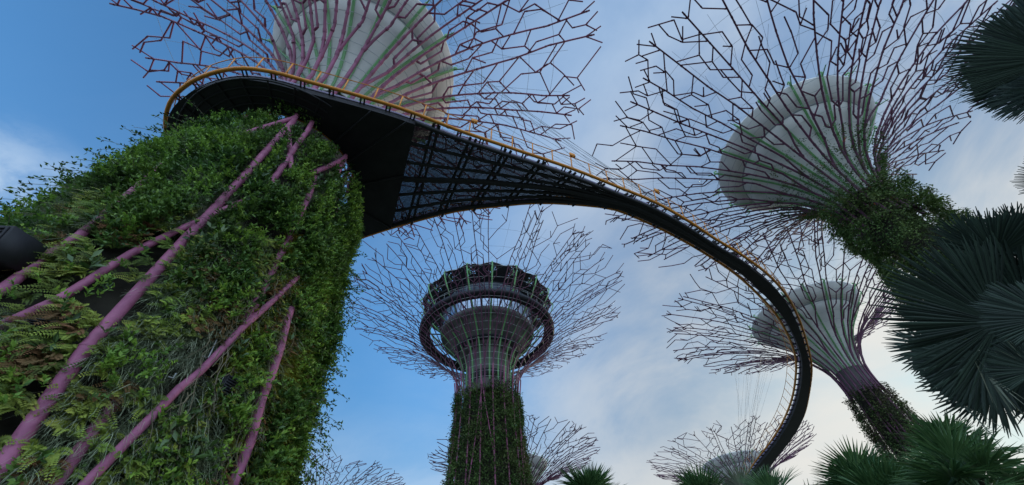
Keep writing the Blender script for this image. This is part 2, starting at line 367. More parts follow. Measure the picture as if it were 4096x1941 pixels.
def hoops(root, pf, H, zs, rad, nseg, ph=0.0, m='galv'):
    for zn in zs:
        r = pf.radius(zn * H + 1.6) - rad * 2.5; th = ph + np.arange(nseg + 1) * 2*np.pi / nseg
        MB().tube(np.c_[r*np.cos(th), r*np.sin(th), np.full(nseg+1, zn*H + 1.6)], rad, 4, cap=False).build('hoop', m, root)
def cables(root, pf, H, zf, rf, rad, seed, n=30):
    rg = np.random.default_rng(seed); mb = MB()
    for s in (.50, .60, .70, .79, .88):
        r, z = pf.at(s); th = np.arange(61) * 2*np.pi / 60; mb.tube(np.c_[r*np.cos(th), r*np.sin(th), np.full(61, z + .1)], rad, 3, cap=False)
    for i in range(n):
        t = 2*np.pi*i/n; A = np.array([rf*H*math.cos(t), rf*H*math.sin(t), zf*H + 1.6])
        for dt, s in ((-.22, .62), (.0, .93), (.22, .78)): mb.tube([A, pf.pt(t + dt, s)], [rad*.8, rad*.8], 3, cap=False)
    mb.build('stay_cable', 'cable', root)
FUN = [(.69, .043), (.72, .048), (.76, .061), (.80, .081), (.84, .107), (.875, .137), (.897, .1585)]
RIM = [(.900, .158), (.9005, .1612), (.920, .1800), (.945, .2030), (.949, .2035), (.950, .199)]
def funnel(root, H, nrib=18, ph=0.1, tk=1.0, scale=1.0):
    cone = [(r*H*scale, z*H + 1.6) for z, r in FUN]
    f = MB().lathe(cone + [(RIM[0][1]*H*scale, RIM[0][0]*H + 1.6)], 120).build('funnel', 'funnel', root, smooth=True)
    MB().lathe([(.1575*H*scale, .8966*H + 1.6), (.1600*H*scale, .8972*H+1.6), (.1605*H*scale, .9003*H+1.6), (.1565*H*scale, .9006*H+1.6)], 72).build('groove', 'groove', f)
    MB().lathe([(r*H*scale, z*H + 1.6) for z, r in RIM] + [(.05*H, .952*H + 1.6), (.001, .952*H+1.6)], 180).build('rim_band', 'funnel', f, smooth=False)
    prof = FUN + RIM[1:5]
    for i in range(nrib):
        t = ph + 2*np.pi*i/nrib; mb = MB()
        for dt in (-1, 1):
            pts = []
            for k, (z, r) in enumerate(prof):
                rr = r*H*scale + .10 + .05*H*.02; a = t + dt * .011 * (1.0 if r > .06 else .6) / max(r / .1, .5)
                pts.append((rr*math.cos(a), rr*math.sin(a), z*H + 1.6 - .06))
            mb.tube(pts, .060*tk, 5)
        r = .2035*H*scale; er = np.array([math.cos(t), math.sin(t), 0])
        B = er*(r+.1) + np.array([0, 0, .945*H + 1.5])
        mb.tube([B, B + er*.22 + [0, 0, .18], B + er*.18 + [0, 0, .42], B - er*.05 + [0, 0, .5]], .09*tk, 6)
        mb.tube([B + er*.1, B + er*.9 + [0, 0, .1]], .045*tk, 5)
        mb.build('funnel_rib', 'green', root)

def creeper(root, pf, z0, z1, ncl, per, leaf, seed, m='far_leaf', name='foliage', mound=0.35, th0=-np.pi, th1=np.pi, dry=0.0, hang=0.0):
    rg = np.random.default_rng(seed); z = rg.uniform(z0, z1, ncl); th = rg.uniform(th0, th1, ncl)
    nz = vnoise(th*3+40, z*.55, seed) ; nz2 = vnoise(th*7+60, z*1.3, seed+1)
    keep = rg.random(ncl) < .35 + .9*nz2
    z, th, nz, nz2 = z[keep], th[keep], nz[keep], nz2[keep]; n = len(z)
    r = pf.radius(z) + mound*(nz*1.3 + nz2*1.1 - .5)*1.3 + rg.uniform(-.05, .12, n)
    er = np.c_[np.cos(th), np.sin(th), np.zeros(n)]; P = er*r[:, None]; P[:, 2] = z
    P = np.repeat(P, per, 0); E = np.repeat(er, per, 0); k = len(P)
    P = P + rg.normal(0, leaf*.9, (k, 3)); d = E*.6 + rg.normal(0, .6, (k, 3)); d[:, 2] -= .25
    if hang: d[:, 2] -= hang; P[:, 2] -= hang*rg.random(k)*1.2
    nm = E*.5 + rg.normal(0, .5, (k, 3)) + [0, 0, .6]
    tone = np.clip(np.repeat(nz2*.6 + rg.random(n)*.4, per) + rg.normal(0, .15, k), 0, 1)
    mb = MB(); leaves(mb, P, d, nm, leaf*rg.uniform(.7, 1.5, k), leaf*.55*rg.uniform(.7, 1.3, k), tone)
    return mb.build(name, m, root)

def strut_pts(pf, th, zs, off): return [((pf.radius(z)+off)*math.cos(t), (pf.radius(z)+off)*math.sin(t), z) for t, z in zip(th, zs)]
TREES = {}
def supertree(key, c, H, prof, zmin, label, seed, nroot, r0, r1, group='supertrees of the grove'):
    root = thing('supertree', (c[0], c[1], 0), label, 'supertree', group); pf = Prof(prof, H, zmin)
    TREES[key] = (root, pf, H); return root, pf

# ---- the near tree on the left
H = 40.4; CL = (-12.10, 10.15)
root, pf = supertree('near', CL, H, STOUT, .52, 'huge near supertree at the left, trunk wrapped in shrubs and thick purple tubes', 11, 20, .2, .1)
canopy(root, pf, H, 11, 20, .18, .088, 'purple_mid'); hoops(root, pf, H, [.70+.022*i for i in range(10)], .022, 26); cables(root, pf, H, .95, .2, .018, 3)
funnel(root, H, 18, .05, 1.35, .97)
MB().lathe([(5.35, 0), (4.95, 4.6), (4.5, 8.1), (4.1, 11.6), (3.95, 14.1), (3.7, 16.1), (3.4, 18.1), (3.0, 20), (2.5, 22), (2.0, 24.5), (.043*H, 29.6)], 64).build('trunk', 'core', root, smooth=True)
near = root; npf = pf
# tubes on its trunk as (angle, height) runs
TUBES = {
 'main': ([(-44, 0.0), (-47.1, 4.39), (-50.6, 6.64), (-52.6, 10.56), (-53.7, 14.17), (-56.2, 17.17), (-59.0, 20.3), (-62, 21.6), (-68, 25.5)], .130),
 'b': ([(-70, 5.2), (-66.1, 6.76), (-62.8, 7.64), (-60.3, 9.42), (-56.2, 10.77), (-48.7, 12.69), (-45.5, 13.3)], .092),
 'c': ([(-72, 5.5), (-74.3, 7.65), (-76, 8.97), (-75.8, 9.68), (-77.2, 10.52), (-79.1, 11.28), (-81.1, 12.47), (-84, 14)], .11),
 'd': ([(-38, 3.2), (-35.8, 4.36), (-31.1, 6.34), (-28.9, 6.89), (-24.7, 8.46), (-13.8, 11.38)], .088),
 'e': ([(-9.6, 1.5), (-9.7, 5.01), (-8.9, 5.94), (-10.0, 7.04), (-9.6, 7.91), (-9.8, 8.68), (-11.2, 9.53), (-11.5, 10.1)], .115),
 'f': ([(-23.9, 8.6), (-23.9, 9.64), (-23.9, 11.4), (-23.9, 12.48), (-25.3, 14.08), (-25.5, 15.33), (-27, 17)], .12),
 'g': ([(-60.8, 20.75), (-69.8, 18.24), (-72, 17.5)], .10), 'h': ([(-58.6, 20.0), (-57.4, 19.45), (-47.2, 17.6), (-39.6, 16.14)], .10),
 'i': ([(-49.5, 21.5), (-47.4, 20.26), (-45.4, 17.22), (-43.9, 15.38), (-43.6, 14.0)], .115),
 'j': ([(-12, 21.3), (-12.7, 20.0), (-13.5, 18.3)], .11), 'r': ([(-5.0, 18.6), (-5.4, 17.78), (-2.6, 16.3)], .11), 'k': ([(-31.0, 16.85), (-18.0, 19.73), (-13, 20.9)], .11),
 'l': ([(15, 9.4), (14.3, 8.73), (13.0, 7.9), (11.5, 7.2), (10, 3.0)], .09), 'm': ([(-39, 2.5), (-39.4, 4.34), (-39.6, 5.0), (-40, 5.8)], .11),
 'n': ([(28, 0), (30, 10), (28, 20)], .18), 'o': ([(-140, 0), (-138, 10), (-136, 20)], .14), 'p': ([(70, 0), (68, 10), (70, 20)], .18), 'q': ([(150, 0), (150, 20)], .18)}
def near_r(z): return float(np.interp(z, [0, 4.6, 8.1, 11.6, 14.1, 16.1, 18.1, 19.6, 21.1, 22.6, 26], [5.6, 5.2, 4.75, 4.35, 4.2, 3.95, 3.7, 3.5, 3.3, 3.15, 3.0]))
TOFF = {'d': .38, 'e': .40, 'f': .24, 'j': .2, 'r': .16, 'c': .26, 'l': .16, 'h': .3, 'i': .3, 'm': .2, 'g': .32, 'k': .3}
for nm_, (run, rad) in TUBES.items():
    pts = []
    for (t0, z0), (t1, z1) in zip(run[:-1], run[1:]):
        for k in range(4):
            f = k / 4; pts.append((t0 + (t1-t0)*f, z0 + (z1-z0)*f))
    pts.append(run[-1]); Q = [((near_r(z)+TOFF.get(nm_, .28))*math.cos(R(t)), (near_r(z)+TOFF.get(nm_, .28))*math.sin(R(t)), z) for t, z in pts]
    mb = MB(); mb.tube(Q, rad, 14)
    for k in range(3, len(Q)-2, 5):                                   # bolted sleeve seams
        a, b = np.array(Q[k]), np.array(Q[k+1]); d = (b-a)/np.linalg.norm(b-a); mb.tube([a, a + d*.05], [rad*1.07]*2, 14)
    mb.build('tube', 'purple', root, smooth=True)
# its planting, species by species
def plant_near():
    rg = np.random.default_rng(77)
    def place(n, z0, z1, th0=-128, th1=52):
        z = rg.uniform(z0, z1, n); th = np.radians(rg.uniform(th0, th1, n)); return th, z
    def surf(th, z, lift):
        r = np.interp(z, [0, 4.6, 8.1, 11.6, 14.1, 16.1, 18.1, 19.6, 21.1], [5.6, 5.2, 4.75, 4.35, 4.2, 3.95, 3.7, 3.45, 3.2]) + lift
        er = np.c_[np.cos(th), np.sin(th), np.zeros(len(z))]; P = er*r[:, None]; P[:, 2] = z; return P, er
    zone = lambda th, z: (vnoise(np.degrees(th)*.055+40, z*.30, 5), vnoise(np.degrees(th)*.11+40, z*.55, 6), vnoise(np.degrees(th)*.25+40, z*1.1, 8))
    tubeclear = np.zeros(0)
    def clear(th, z, wd):                                             # keep most leaves off the pipes
        ok = np.ones(len(z), bool)
        for nm, (run, rad) in TUBES.items():
            a = np.array(run); o = np.argsort(a[:, 1]); tt = np.interp(z, a[o, 1], a[o, 0]); ins = (z > a[:, 1].min()) & (z < a[:, 1].max())
            arc = np.abs(np.degrees(th) - tt) * np.pi/180 * 4.5
            ok &= ~(ins & (arc < rad + wd) & (rg.random(len(z)) < (.5 if nm in ('l',) else .80 if nm in ('f', 'c', 'j', 'r', 'm') else .95)))
        return ok
    def sprig(th, z, lift, per, leaf, m, name, spread, up=.35, wd=.5, clr=.16):
        k = clear(th, z, clr); th, z, lift = th[k], z[k], lift[k]
        P, E = surf(th, z, lift); n = len(z); T = np.c_[-E[:, 1], E[:, 0], np.zeros(n)]
        ax = E*.9 + T*rg.normal(0, .45, n)[:, None]; ax[:, 2] += rg.normal(up, .35, n); ax /= np.linalg.norm(ax, axis=1)[:, None]
        L_ = spread*rg.uniform(.6, 1.3, n); q = np.tile(np.linspace(.1, 1, per), n)
        Pr = np.repeat(P, per, 0) + np.repeat(ax*L_[:, None], per, 0)*q[:, None]; Pr[:, 2] -= (q*q*np.repeat(L_, per))*.25
        Ax = np.repeat(ax, per, 0); rv = rg.normal(0, 1, (len(Pr), 3)); d = Ax*.55 + (rv - Ax*(rv*Ax).sum(1)[:, None])*.62
        nm = rg.normal(0, .35, (len(Pr), 3)) + np.repeat(E, per, 0)*.6 + [0, 0, .6]
        tone = np.clip(np.repeat(rg.random(n)*.7, per) + .25*q + rg.normal(0, .1, len(Pr)), 0, 1)
        mb = MB(); leaves(mb, Pr, d, nm, leaf*rg.uniform(.7, 1.35, len(Pr)), leaf*wd*rg.uniform(.8, 1.2, len(Pr)), tone); mb.build(name, m, root)
    # shrubs: everywhere above, patches below
    th, z = place(30000, 3.2, 21.2); a, b, c = zone(th, z); deg = np.degrees(th)
    dense = np.clip((z-9.0)/3, 0, 1)*.80 + np.clip((a-.46)*4, .04, 1)*.62
    dense *= np.clip((vnoise(deg*.15+10, z*.75, 99) - .27)*4.5, .02, 1)
    dense[(deg > 8)] = 1.0
    dense *= np.where(z > 19.0, np.clip((20.9 - z)/1.9, .05, 1), 1)
    dense *= np.where((deg > -50) & (z > 15.5), .45, 1)
    k = rg.random(len(z)) < dense; th, z, a, b, c = th[k], z[k], a[k], b[k], c[k]
    lift = -.08 + .75*np.clip(b-.25, 0, 1) + .55*np.clip(c-.3, 0, 1) + np.where(np.degrees(th) < -84, -.30 + .1*b, 0)
    sprig(th, z, lift, 11, .135, 'shrub', 'shrub_foliage', .42)
    th, z = place(7800, 3.0, 20.5); a, b, c = zone(th, z); k = (vnoise(np.degrees(th)*.2+70, z*.9, 21) > np.where(np.degrees(th) > -22, .44, .60)) & (z < 19.5); th, z, b = th[k], z[k], b[k]
    sprig(th, z, .25 + .4*b, 11, .12, 'bright', 'bright_foliage', .40, .6)
    # larger, darker broad leaves in patches
    th, z = place(5200, 3.4, 19); p = vnoise(np.degrees(th)*.13+33, z*.6, 71); k = p > .58; th, z, p = th[k], z[k], p[k]
    sprig(th, z, .10 + .6*(p-.5), 7, .24, 'broad', 'broadleaf_foliage', .38, .25, .42)
    # silver grass tufts
    th, z = place(8200, 2.5, 20); a, b, c = zone(th, z); p = vnoise(np.degrees(th)*.09+90, z*.5, 31); deg = np.degrees(th)
    k = ((p > np.where((deg > -50) & (deg < -15), .30, .52)) & (z < 12.0)) | ((p > .66) & (z < 18)); k &= clear(th, z, .0); th, z = th[k], z[k]; P, E = surf(th, z, .12); n = len(z); per = 22
    Pb = np.repeat(P, per, 0) + rg.normal(0, .05, (n*per, 3)); d = np.repeat(E, per, 0)*.5 + rg.normal(0, .6, (n*per, 3)); d[:, 2] += .35
    bend = np.repeat(E, per, 0)*.15 + rg.normal(0, .15, (n*per, 3)); bend[:, 2] -= .75
    mb = MB(); blades(mb, Pb, d, bend, rg.uniform(.28, .58, n*per), rg.uniform(.013, .022, n*per), np.clip(np.repeat(rg.random(n), per)*.7 + rg.random(n*per)*.3, 0, 1)); mb.build('grass_tufts', 'grass', root)
    # ferns: arching ribs with paired leaflets
    for m, name, n0, zr, thr, sd in (('fern', 'fern_foliage', 2600, (2.8, 12), .40, 41), ('brown', 'dry_foliage', 1500, (2.8, 11), .60, 43)):
        th, z = place(n0, *zr); p = vnoise(np.degrees(th)*.10+20, z*.6, sd); k = (p > thr + np.where((np.degrees(th) < -55) & (name == 'fern_foliage'), .08, 0)) & clear(th, z, .05); th, z = th[k], z[k]; P, E = surf(th, z, .15); n = len(z); fr = 7
        P = np.repeat(P, fr, 0); E = np.repeat(E, fr, 0); T = np.c_[-E[:, 1], E[:, 0], np.zeros(len(E))]; n2 = len(P)
        d0 = E*.7 + T*rg.normal(0, .7, n2)[:, None]; d0[:, 2] += rg.uniform(-.2, .9, n2); d0 /= np.linalg.norm(d0, axis=1)[:, None]
        Ls = rg.uniform(.25, .55, n2); tn = np.repeat(rg.random(n), fr); q = np.linspace(.15, 1, 11); mb = MB()
        for sg in (-1, 1):
            for t in q:
                c_ = P + d0*(Ls*t)[:, None]; c_[:, 2] -= Ls*t*t*.55
                tang = d0.copy(); tang[:, 2] -= 1.1*t; tang /= np.linalg.norm(tang, axis=1)[:, None]
                sdv = np.cross(tang, E); sdv /= np.linalg.norm(sdv, axis=1)[:, None] + 1e-6
                leaves(mb, c_, tang*.45 + sdv*sg, E + [0, 0, .5], Ls*.24*(1.15-t*.8), Ls*.075*np.ones(n2), np.clip(tn + rg.normal(0, .08, n2), 0, 1))
        mb.build(name, m, root)
    # bromeliad rosettes on the right flank
    th, z = place(1700, 3, 13, -24, 26); p = vnoise(np.degrees(th)*.16+20, z*.8, 51); k = p > .42; th, z = th[k], z[k]; P, E = surf(th, z, .15); n = len(z); per = 13
    Pb = np.repeat(P, per, 0); d = np.repeat(E, per, 0)*.6 + rg.normal(0, .55, (n*per, 3)); d[:, 2] += .3; bend = rg.normal(0, .1, (n*per, 3)); bend[:, 2] -= .4
    mb = MB(); blades(mb, Pb, d, bend, rg.uniform(.28, .5, n*per), rg.uniform(.045, .07, n*per), np.clip(np.repeat(rg.random(n), per) + rg.normal(0, .1, n*per), 0, 1)); mb.build('bromeliad_foliage', 'brom', root)
    # stringy hanging roots along the right tubes
    mb = MB()
    for i in range(75):
        t0 = R(rg.choice([-12, -9, -24, -28]) + rg.normal(0, 2.0)); z0 = rg.uniform(4.5, 10.8); ln = rg.uniform(.8, 2.4); pts = []
        ph = rg.uniform(0, 6, 2)
        for kk in range(9):
            f = kk/8; zq = z0 - ln*f; rr = near_r(zq) + .42 + .06*math.sin(ph[0] + 5*f); tq = t0 + .02*math.sin(ph[1] + 7*f)
            pts.append((rr*math.cos(tq), rr*math.sin(tq), zq))
        mb.tube(pts, .012, 4, cap=False)
    mb.build('hanging_roots', 'root', root)
    # tendrils and sprays standing out past the outline on both flanks
    mbl = MB(); mbs = MB()
    for side, ths, cnt in (('r', (8, 40), 190), ('l', (-122, -88), 110)):
        for i in range(cnt):
            t = R(rg.uniform(*ths)); z0 = rg.uniform(3.2, 15) if side == 'r' else rg.uniform(5, 19); ln = rg.uniform(.4, 1.5)
            r0_ = near_r(z0) + .3; er = np.array([math.cos(t), math.sin(t), 0]); dd = er + rg.normal(0, .5, 3); dd[2] = rg.normal(.15, .5); dd /= np.linalg.norm(dd)
            f = np.linspace(0, 1, 12)[:, None]; base = er*r0_; base = np.array([base[0], base[1], z0])
            pts = base + dd*ln*f + np.array([0, 0, -1])*ln*.45*f*f; mbs.tube(pts, .008, 3, cap=False)
            k3 = rg.integers(0, 12, 26); d = rg.normal(0, .7, (26, 3)) + dd*.5; d[:, 2] -= .2
            leaves(mbl, pts[k3] + rg.normal(0, .03, (26, 3)), d, rg.normal(0, .5, (26, 3)) + [0, 0, 1], rg.uniform(.08, .17, 26), rg.uniform(.05, .08, 26), rg.random(26))
    tag(mbs.build('trailing_stems', 'root', root), kind='stuff'); mbl.build('trailing_foliage', 'shrub', root)
plant_near()
class NearSkin:
    def radius(s_, z): return np.interp(z, [0, 4.6, 8.1, 11.6, 14.1, 16.1, 18.1, 20], [5.2, 4.85, 4.35, 4.1, 3.95, 3.7, 3.5, 3.2])
creeper(root, NearSkin(), 2, 20, 3200, 6, .30, 91, m='shrub', name='rear_foliage', th0=R(50), th1=R(235))
creeper(root, pf, 21.2, 24.5, 260, 9, .14, 92, m='shrub', name='crown_foliage', mound=.2, th0=R(-75), th1=R(-45))
for run in ([(-29.4, 8.24), (-28.7, 7.3), (-30.2, 7.28)], [(-20.0, 7.3), (-23.0, 7.28), (-23.0, 6.94)], [(-31.9, 4.75), (-31.5, 4.64), (-30.3, 4.65)], [(-33.2, 6.67), (-33.2, 6.54), (-34.2, 6.54)]):
    Q = [((near_r(z)+.34)*math.cos(R(t)), (near_r(z)+.34)*math.sin(R(t)), z) for t, z in run]
    MB().tube(Q, .018, 4).build('bracket', 'galv', root)
# equipment boxes fixed on the trunk
def equip(th, z, size, label, tilt, off):
    r = near_r(z) + off; t = R(th); P = (CL[0] + r*math.cos(t), CL[1] + r*math.sin(t), z)
    o = thing('equipment_box', P, label, 'box', 'dark boxes fixed to the planted trunk'); o.rotation_euler = (R(tilt), 0, t + R(90))
    w_, d_, h_ = size; b = MB().box((0, 0, 0), size); b.box((0, -d_/2-.02, 0), (w_*.9, .04, h_*.88)); b.build('casing', 'dark', o)
    gr = MB()
    for i in range(7): gr.box((0, -d_/2-.06, -h_*.36 + i*h_*.12), (w_*.84, .03, h_*.05))
    gr.build('grille', 'deckplate', o)
    MB().box((0, d_/2+.2, h_*.2), (.06, .4, .06)).box((0, d_/2+.2, -h_*.2), (.06, .4, .06)).build('mounting_arm', 'galv', o)
equip(-82, 8.5, (1.25, .8, .75), 'large dark loudspeaker box sticking out of the foliage at the far left edge', 14, .7)
equip(-20.5, 6.9, (.42, .25, .5), 'small black box fixed between grass tufts below the short purple tube', 8, .25)
equip(-61.2, 6.9, (.45, .3, .4), 'dark box half buried in grass below the left purple tube', 8, .12)

# ---- the tower tree in the middle, with its observatory
H = 48.4; CC = (-.122*H, 1.202*H)
root, pf = supertree('tower', CC, H, WIDE, .58, 'tallest central supertree carrying a round glazed observation deck', 21, 24, .15, .08)
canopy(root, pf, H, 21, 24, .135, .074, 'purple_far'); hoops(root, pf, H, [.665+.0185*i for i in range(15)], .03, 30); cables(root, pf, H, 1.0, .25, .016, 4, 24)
MB().lathe([(.115*H, 0), (.095*H, .38*H), (.086*H, .5*H), (.082*H, .60*H), (.079*H, .64*H)], 48).build('trunk', 'core', root, smooth=True)
obs = MB().lathe([(.079*H, .635*H+1.6), (.076*H, .67*H+1.6), (.0735*H, .80*H+1.6)], 56).build('concrete_core', 'concrete', root, smooth=True)
for t in (-1.9, -1.55, -1.2, -.85, -2.3):
    b = MB(); r = .0745*H; er = np.array([math.cos(t), math.sin(t), 0]); b.box(er*r + [0, 0, .69*H + 1.6], (.25, 1.0, 1.5), np.array([[er[0], -er[1], 0], [er[1], er[0], 0], [0, 0, 1]])); b.build('opening', 'dark', obs)
k = .02*H
MB().lathe([(.0735*H, .795*H+1.6), (.100*H, .800*H+1.6), (.100*H, .812*H+1.6), (.118*H, .8125*H+1.6), (.137*H, .850*H+1.6), (.150*H, .862*H+1.6), (.150*H, .866*H+1.6), (.168*H, .868*H+1.6), (.176*H, .888*H+1.6), (.165*H, .889*H+1.6)], 64).build('bowl', 'concrete', root)
MB().lathe([(.1005*H, .8005*H+1.6), (.1195*H, .8065*H+1.6), (.1195*H, .8115*H+1.6), (.1005*H, .8120*H+1.6)], 64).build('recess_band', 'dark', root)
gl = MB().lathe([(.172*H, .889*H+1.6), (.174*H, 1.004*H+1.6)], 40).build('window_band', 'glass', root)
for i in range(40):
    t = 2*np.pi*i/40; er = np.array([math.cos(t), math.sin(t), 0]); MB().tube([er*.1735*H + [0, 0, .889*H+1.6], er*.1755*H + [0, 0, 1.004*H+1.6]], .05, 4).build('mullion', 'dark', gl)
ring = MB().lathe([(.215*H, .888*H+1.6), (.222*H, .880*H+1.6), (.246*H, .879*H+1.6), (.254*H, .886*H+1.6), (.254*H, .896*H+1.6), (.215*H, .897*H+1.6), (.215*H, .888*H+1.6)], 72).build('ring_walkway', 'dark', root)
for i in range(18):
    t = 2*np.pi*(i+.5)/18; er = np.array([math.cos(t), math.sin(t), 0]); MB().tube([er*.171*H + [0, 0, .891*H+1.6], er*.217*H + [0, 0, .891*H+1.6]], .12, 5).build('walkway_arm', 'dark', ring)
th = np.arange(73)*2*np.pi/72; rl = MB()
rl.tube(np.c_[.252*H*np.cos(th), .252*H*np.sin(th), np.full(73, 0.896*H+2.75)], .03, 4, cap=False)
for t in th[:-1:2]: rl.tube([(.252*H*math.cos(t), .252*H*math.sin(t), 0.896*H+1.6), (.252*H*math.cos(t), .252*H*math.sin(t), 0.896*H+2.75)], .02, 4, cap=False)
rl.build('railing', 'galv', ring)
# scalloped roof with perforated corners beneath the green hooks
n = 18; TT = np.linspace(0, 2*np.pi, n*12+1); sc = .249 + .008*np.abs(np.cos((TT)*n/2))**1.5
def roofring(r, z): return np.c_[r*H*np.cos(TT), r*H*np.sin(TT), z*H + 1.6 + 0*TT]
for nm, mt, sel in (('roof_soffit', 'dark', False), ('roof_lace', 'lace', True)):
    A = roofring(.184, 1.0035); B = roofring(sc, 1.0185 + (sc-.249)*.4); mid = roofring(.214, 1.0085); mb = MB()
    ph = (TT[:-1]*n/(2*np.pi) + .5) % 1.0; lace = np.abs(ph - .5) < .20
    for i in range(len(TT)-1):
        if lace[i] == sel: mb.add(np.array([mid[i], mid[i+1], B[i+1], B[i]]), [(0, 1, 2, 3)])
        if not sel: mb.add(np.array([A[i], A[i+1], mid[i+1], mid[i]]), [(0, 1, 2, 3)])
    if not sel: mb.build(nm, mt, root)
pm = None
for i in range(len(TT)-1):
    if lace[i]:
        if pm is None: pm = MB()
        pm.add(np.array([mid[i], mid[i+1], B[i+1], B[i]]), [(0, 1, 2, 3)])
    if pm is not None and (not lace[i] or i == len(TT)-2): pm.build('perforated_panel', 'lace', root); pm = None
MB().lathe([(.172*H, 1.003*H+1.6), (.184*H, 1.0032*H+1.6)], 64).lathe([(.001, 1.035*H+1.6), (.12*H, 1.03*H+1.6), (.184*H, 1.006*H+1.6)], 64).build('roof', 'dark', root)
mb = MB(); mb.tube(roofring(sc + .0005, 1.0188 + (sc-.249)*.4), .05, 4, cap=False); mb.build('roof_edge', 'galv', root)
for i in range(n):
    t = 2*np.pi*i/n; mb = MB(); prof = [(.66, .083), (.70, .084), (.74, .087), (.78, .100), (.82, .124), (.86, .160), (.90, .200), (.94, .232), (.98, .254), (1.0, .262), (1.012, .265)]
    for dt in (-1, 1):
        pts = [(rr*H*math.cos(t + dt*.008*.12/rr), rr*H*math.sin(t + dt*.008*.12/rr), z*H+1.6) for z, rr in prof]
        mb.tube(pts, .085, 6)
    er = np.array([math.cos(t), math.sin(t), 0]); a = np.linspace(0, np.pi*1.05, 9)
    mb.tube([er*(.265-.0135 + .0135*math.cos(q))*H + [0, 0, (1.012 + .014*math.sin(q))*H+1.6] for q in a] + [er*.225*H + [0, 0, 1.006*H+1.6]], .13, 7); mb.build('funnel_rib', 'green', root)
creeper(root, pf, 8, .635*H+1.6, 9500, 9, .27, 61, mound=.28); creeper(root, pf, 9, .60*H, 1800, 8, .28, 62, m='far_dry', name='mossy_foliage', mound=.30)
creeper(root, pf, .60*H, .665*H+1.6, 220, 9, .25, 64, m='far_dry', name='crown_foliage', mound=.05, th0=R(-80), th1=R(-20))
for i in range(18):
    t = 2*np.pi*i/18 + .08; MB().tube(strut_pts(pf, [t]*8, np.r_[np.linspace(1, .62*H+1.6, 7), .70*H+1.6], .30), .10, 7).build('tube', 'purple_mid', root)
    if i % 2 == 0:
        zz_ = np.linspace(.30*H, .64*H, 8) if i % 4 == 0 else np.linspace(.45*H, .69*H, 8); tt_ = t + np.linspace(0, 1, 8)*(2*np.pi/18)*(1 if i % 4 == 0 else -1)
        MB().tube(strut_pts(pf, tt_, zz_, .40), .08, 6).build('tube', 'purple_mid', root)

# ---- the slim trees
def slim(key, c, H, label, seed, nroot, leafz, r0=.12, r1=.076, mtl='purple_far', dens=1.0, bushy=False, ph=.1):
    root, pf = supertree(key, (c[0]*H, c[1]*H), H, SLIM, .60, label, seed, nroot, r0, r1)
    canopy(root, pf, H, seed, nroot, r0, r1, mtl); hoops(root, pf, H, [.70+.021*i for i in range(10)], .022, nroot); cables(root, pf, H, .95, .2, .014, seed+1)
    funnel(root, H, 18, ph, 1.0, 1.0)
    MB().lathe([(.060*H, 0), (.050*H, .3*H), (.042*H, .5*H), (.041*H, leafz*H+1.6), ], 40).build('trunk', 'core', root, smooth=True)
    MB().lathe([(.0425*H, leafz*H+1.55), (.044*H, .692*H+1.6)], 40).build('concrete_neck', 'concrete', root, smooth=True)
    for i in range(0 if bushy else 12):
        t = 2*np.pi*i/12 + .1; MB().tube(strut_pts(pf, [t]*8, np.linspace(1, (leafz+.02)*H+1.6, 8), .05), .08, 6).build('tube', 'purple_far', root)
        tt_ = t + np.linspace(0, 1, 8)*(2*np.pi/12)*(1 if i % 2 else -1)
        MB().tube(strut_pts(pf, tt_, np.linspace(.34*H, leafz*H, 8), .08), .06, 6).build('tube', 'purple_far', root)
    if bushy:
        creeper(root, pf, 7, .745*H, 8500, 11, .18, seed+2, mound=.75, hang=.3)
        creeper(root, pf, .70*H+1.6, .825*H+1.6, 900, 9, .16, seed+3, mound=.15, hang=.2, name='crown_foliage'); creeper(root, pf, .66*H, .80*H+1.6, 26, 8, .13, seed+4, m='flower', name='blossom', mound=.35)
    else:
        creeper(root, pf, 5, leafz*H+1.6, int(3200*dens), 9, .20, seed+2, m='far_dry', name='mossy_foliage', mound=.30); creeper(root, pf, 5, leafz*H-.5, int(1500*dens), 9, .20, seed+3, mound=.34)
    return root
slim('upper', (.808, .553), 35.4, 'right supertree whose whole neck is bushy with hanging creepers and orange blossom', 31, 20, .69, bushy=True)
slim('lower', (1.168, 1.325), 35.4, 'right supertree standing lower, pale funnel crossed by the walkway above a leaning mossy trunk', 41, 20, .615)
slim('end', (1.370, 2.915), 40.4, 'distant supertree low in the frame behind the far end of the walkway', 51, 20, .62, .13, .085)
slim('behind', (-.098, 2.654), 35.4, 'distant supertree half hidden behind the central tower trunk', 61, 20, .62, .12, .08)
slim('fringe', (-1.427, 2.874), 35.4, 'distant supertree of which only the bare branch tips rise beside the near trunk', 71, 20, .62, .12, .08)
slim('edge', (-2.009, .759), 35.4, 'supertree beyond the left edge with a few branch tips showing over the loudspeaker box', 81, 20, .62)

